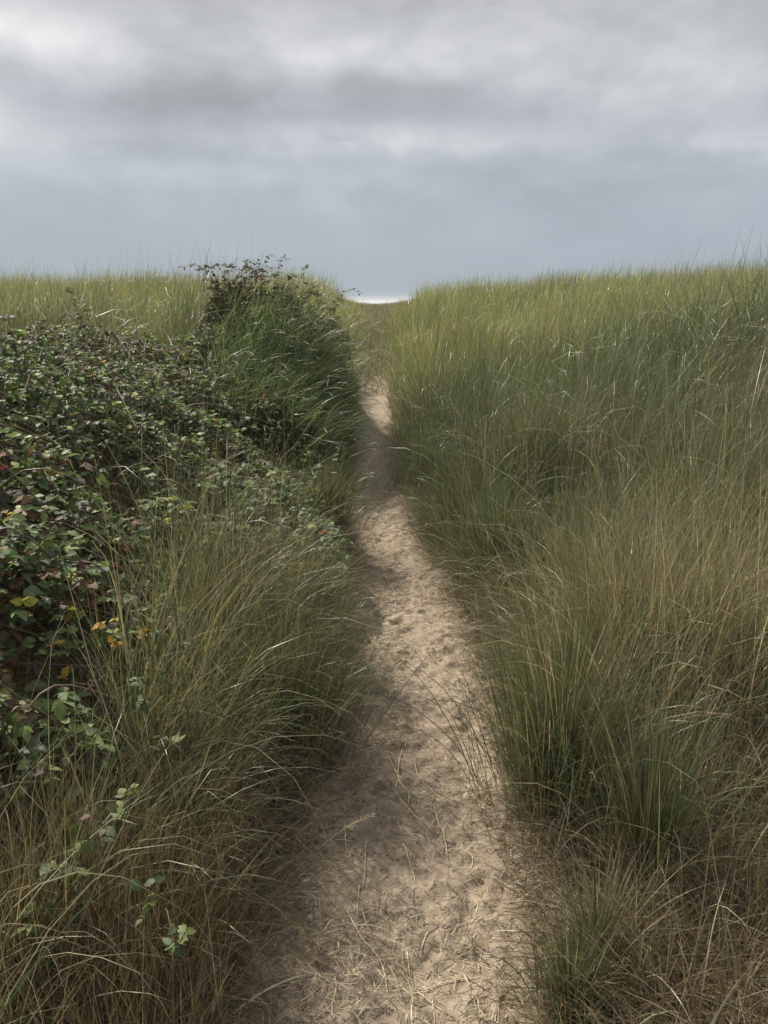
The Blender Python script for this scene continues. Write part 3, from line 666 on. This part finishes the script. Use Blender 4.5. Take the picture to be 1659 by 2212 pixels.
SS = [
 (346, 1175, 2.9, 95, .03, .05, 'tallest upright golden stalk amid the left grass and brambles', .22, GOLD),
 (372, 1230, 2.8, 60, .05, .08, 'golden stalk just right of the tallest one on the left', .2, GOLD),
 (440, 1240, 2.9, 60, .10, .10, 'straight golden stalk in front of the yellow bramble leaves', .2, GOLD),
 (640, 1180, 3.3, 30, .22, .15, 'stalk leaning right over the arching left grass', .16, GOLD),
 (555, 1300, 2.6, 60, .12, .1, 'thick golden stalk at the middle of the left grass', .2, GOLD),
 (575, 800, 6.2, 40, .25, .25, 'yellow stalk arching in front of the dark mound grass', .2, (.30, .28, .10)),
 (705, 868, 5.4, 20, .45, .30, 'long yellow stalk pointing at the shaded path', .25, (.32, .29, .12)),
 (722, 925, 4.9, 15, .55, .50, 'yellow stalk bent at its tip beside the shaded path', .2, (.34, .30, .14)),
 (350, 1665, 2.0, 80, .05, .15, 'pale feathery seed head in the dark grass at the lower left', .09, (.34, .27, .17)),
 (285, 1850, 1.75, 100, .1, .2, 'leftmost of the pale seed heads over the brown patch', .07, (.36, .28, .2)),
 (370, 1820, 1.75, 70, .1, .25, 'drooping pink-tan seed head over the brown patch', .08, (.32, .22, .16)),
 (480, 1850, 1.75, 70, .08, .1, 'upright tan seed head at the right of the brown patch', .09, (.36, .28, .18)),
 (455, 1930, 1.6, 70, .04, .1, 'short tan seed head low on the brown patch', .08, (.34, .24, .15)),
 (245, 1815, 1.75, 120, .2, .4, 'curled pale seed head beside the bright bramble shoot', .06, (.4, .34, .24)),
 (1412, 1018, 3.6, 70, .18, .12, 'tall pale green seed stalk standing clear at the right', .14, (.30, .32, .16)),
 (1385, 1060, 3.6, 70, .25, .1, 'thinner seed stalk left of the tall pale green one', .12, (.30, .30, .16)),
 (1232, 900, 4.2, 85, .08, .06, 'upright tan seed stalk in the straw patch on the right', .16, (.36, .28, .15)),
 (1160, 935, 4.2, 90, .04, .05, 'brownish upright seed stalk left in the straw patch', .18, (.32, .24, .13)),
 (1300, 930, 4.0, 60, .25, .12, 'pinkish seed stalk leaning right above the straw patch', .14, (.34, .24, .17)),
 (1540, 1215, 2.7, 60, .35, .12, 'straight pale straw stalk leaning right near the right border', .12, (.40, .33, .20)),
 (1675, 1215, 2.6, 20, .75, .45, 'long arching pale stalk running off the right border', .2, (.42, .36, .22)),
 (1200, 1145, 3.0, 100, .08, .10, 'tan seed stalk at the front of the near right tussock', .12, (.36, .29, .16)),
 (1130, 1500, 2.3, 200, .2, .9, 'short dry stalk drooping over the right path edge', .08, (.40, .32, .2)),
 (520, 1640, 2.05, 50, .35, .3, 'long thin pale stalk slanting through shaded left grass', .1, (.36, .32, .2)),
 (805, 1762, 2.0, 15, .75, .6, 'pale stalk reaching almost level over the shaded sand', .1, (.34, .29, .18)),
]
for s in SS:
    seed_stalk(s[0], s[1], s[2], s[3], s[4], s[5], s[6], s[7], s[8])

# ------------------------------------------------------------------ grass tussocks that stand out one by one
def tussock(px, py, n, r, H, label, green=.8, lean=0.0, wd=.0030, spread=.28):
    x0, y0 = gp(px, py); root = empty('grass_tussock', (x0, y0, float(Zb(x0, y0)))); tag(root, label, 'grass tussock', 'grass tussocks beside the path')
    a = rng.uniform(0, 2*PI, n); rr = np.abs(rng.normal(0, r, n)); x = x0+rr*np.cos(a); y = y0+rr*np.sin(a)
    L = H*rng.uniform(.5, 1.12, n); th0 = np.abs(rng.normal(.02, .06, n))+spread*rr/r*.5; b = np.where(rng.random(n) < .25, rng.uniform(.8, 1.9, n), rng.uniform(.0, .5, n))
    gm = rng.random(n) < green; col = np.where(gm[:, None], pick(GREEN, n), pick(TAN, n)*.9)
    ax = a+rng.normal(0, .5, n); ax = np.where(rng.random(n) < abs(lean), (0 if lean > 0 else PI)+rng.normal(0, .5, n), ax)
    V, Q_, Cc = blades(np.stack([x, y, Zb(x, y)-.005], 1), L, ax, th0, b, rng.uniform(1.3, 2.4, n), wd*rng.uniform(.6, 1.2, n), np.where((rng.random(n) < .4)[:, None], pick(BROWN, n), col*.9), col*1.05, 8)
    A = Acc(); A.add(V, Q_, Cc); A.build('blades', M_grass, root, origin=root.location)
    m = n//4; a = rng.uniform(0, 2*PI, m); rr = np.abs(rng.normal(0, r*1.1, m)); x = x0+rr*np.cos(a); y = y0+rr*np.sin(a)
    col = np.where((rng.random(m) < .5)[:, None], pick(BROWN, m)*1.2, pick(TAN, m)*.9)
    V, Q_, Cc = blades(np.stack([x, y, Zb(x, y)], 1), rng.uniform(.08, .28, m), a, rng.uniform(.3, 1.2, m), rng.uniform(0, 1, m), 1.4, rng.uniform(.0015, .0028, m), col, col, 4)
    A = Acc(); A.add(V, Q_, Cc); A.build('dead_blades', M_dry, root, origin=root.location)
tussock(1200, 1730, 1300, .11, .70, 'dense dark green tussock at the near right edge of the path', .72, wd=.0034)
tussock(1390, 1900, 420, .055, .66, 'slender green tussock right of the dense dark green one', .8)
tussock(1235, 2190, 520, .05, .24, 'small dark green tussock at the bottom right of the path', .85)
tussock(1290, 2080, 220, .04, .34, 'sparse fan of olive and straw blades above the small tussock', .45, spread=.6)
tussock(1070, 1260, 900, .08, .62, 'dark green tussock where the path narrows on the right', .88, wd=.0036)
tussock(1340, 1530, 1600, .15, .84, 'straw-coloured tall tussock behind the dense dark green one', .25)
tussock(1150, 1090, 1500, .16, .88, 'straw and green tussock behind the narrow bend on the right', .32, wd=.0038)
tussock(905, 1060, 700, .12, .72, 'upright green tussock at the right side of the far shaded path', .9, wd=.0042)
tussock(620, 1610, 1500, .11, .60, 'dense dark olive tussock whose shade falls across the sand', .7, .2)
tussock(600, 1660, 700, .09, .56, 'arching olive tussock hanging over the shaded left path edge', .6, .5)
tussock(660, 1400, 900, .09, .56, 'arching tussock leaning over the path from the left bank', .65, .6, wd=.0034)
tussock(700, 1180, 900, .10, .66, 'green tussock drooping over the path below the dark mound', .75, .6, wd=.0038)

# ------------------------------------------------------------------ short dead turf where the far path fades into the crest
def turf():
    n = 34000; y = 12+rng.random(n)**1.2*28; x = rng.uniform(-1, 1, n)*(.5+.035*y)-.15
    k = rng.random(n) < S((y-12)/5)*.9+.1*(edge_d(x, y) > 0); x, y = x[k], y[k]; m = len(x)
    col = np.where((rng.random(m) < .6)[:, None], pick(TAN, m)*.85, np.where((rng.random(m) < .6)[:, None], pick(YEL, m)*.9, pick(GREEN, m)))
    V, Q_, Cc = blades(np.stack([x, y, Zb(x, y)], 1), np.where(y < 24, rng.uniform(.12, .42, m), rng.uniform(.08, .24, m)), rng.uniform(0, 2*PI, m), rng.uniform(.1, .9, m), rng.uniform(0, 1.2, m), 1.4, rng.uniform(.006, .011, m), col*.9, col, 3)
    tag(mesh_np('dead_grass', V, Q_, M_dry, Cc), 'short tan turf on the crest where the path meets the sea', 'dead grass', kind='stuff')
turf()

# ------------------------------------------------------------------ haze volume added to imitate lens veil
hz = bpy.data.materials.new('haze'); hz.use_nodes = True; gg = G(hz.node_tree)
for n in list(gg.N): gg.N.remove(n)
pv = gg.node('ShaderNodeVolumePrincipled'); pv.inputs['Color'].default_value = (.84, .89, .94, 1); pv.inputs['Density'].default_value = HAZE; pv.inputs['Anisotropy'].default_value = 0
gg.L.new(pv.outputs[0], gg.node('ShaderNodeOutputMaterial').inputs['Volume'])
a, b, y0, y1, z0, z1 = -60000, 60000, -1000, 42000, -9, 3.7
HV = np.array([[x, y, z] for z in (z0, z1) for y in (y0, y1) for x in (a, b)], float)
HQ = np.array([(0, 2, 3, 1), (4, 5, 7, 6), (0, 1, 5, 4), (2, 6, 7, 3), (0, 4, 6, 2), (1, 3, 7, 5)])
tag(mesh_np('haze', HV, HQ, hz, smooth=False), 'thin pale added haze imitating lens veil over the dunes', 'haze', kind='stuff')
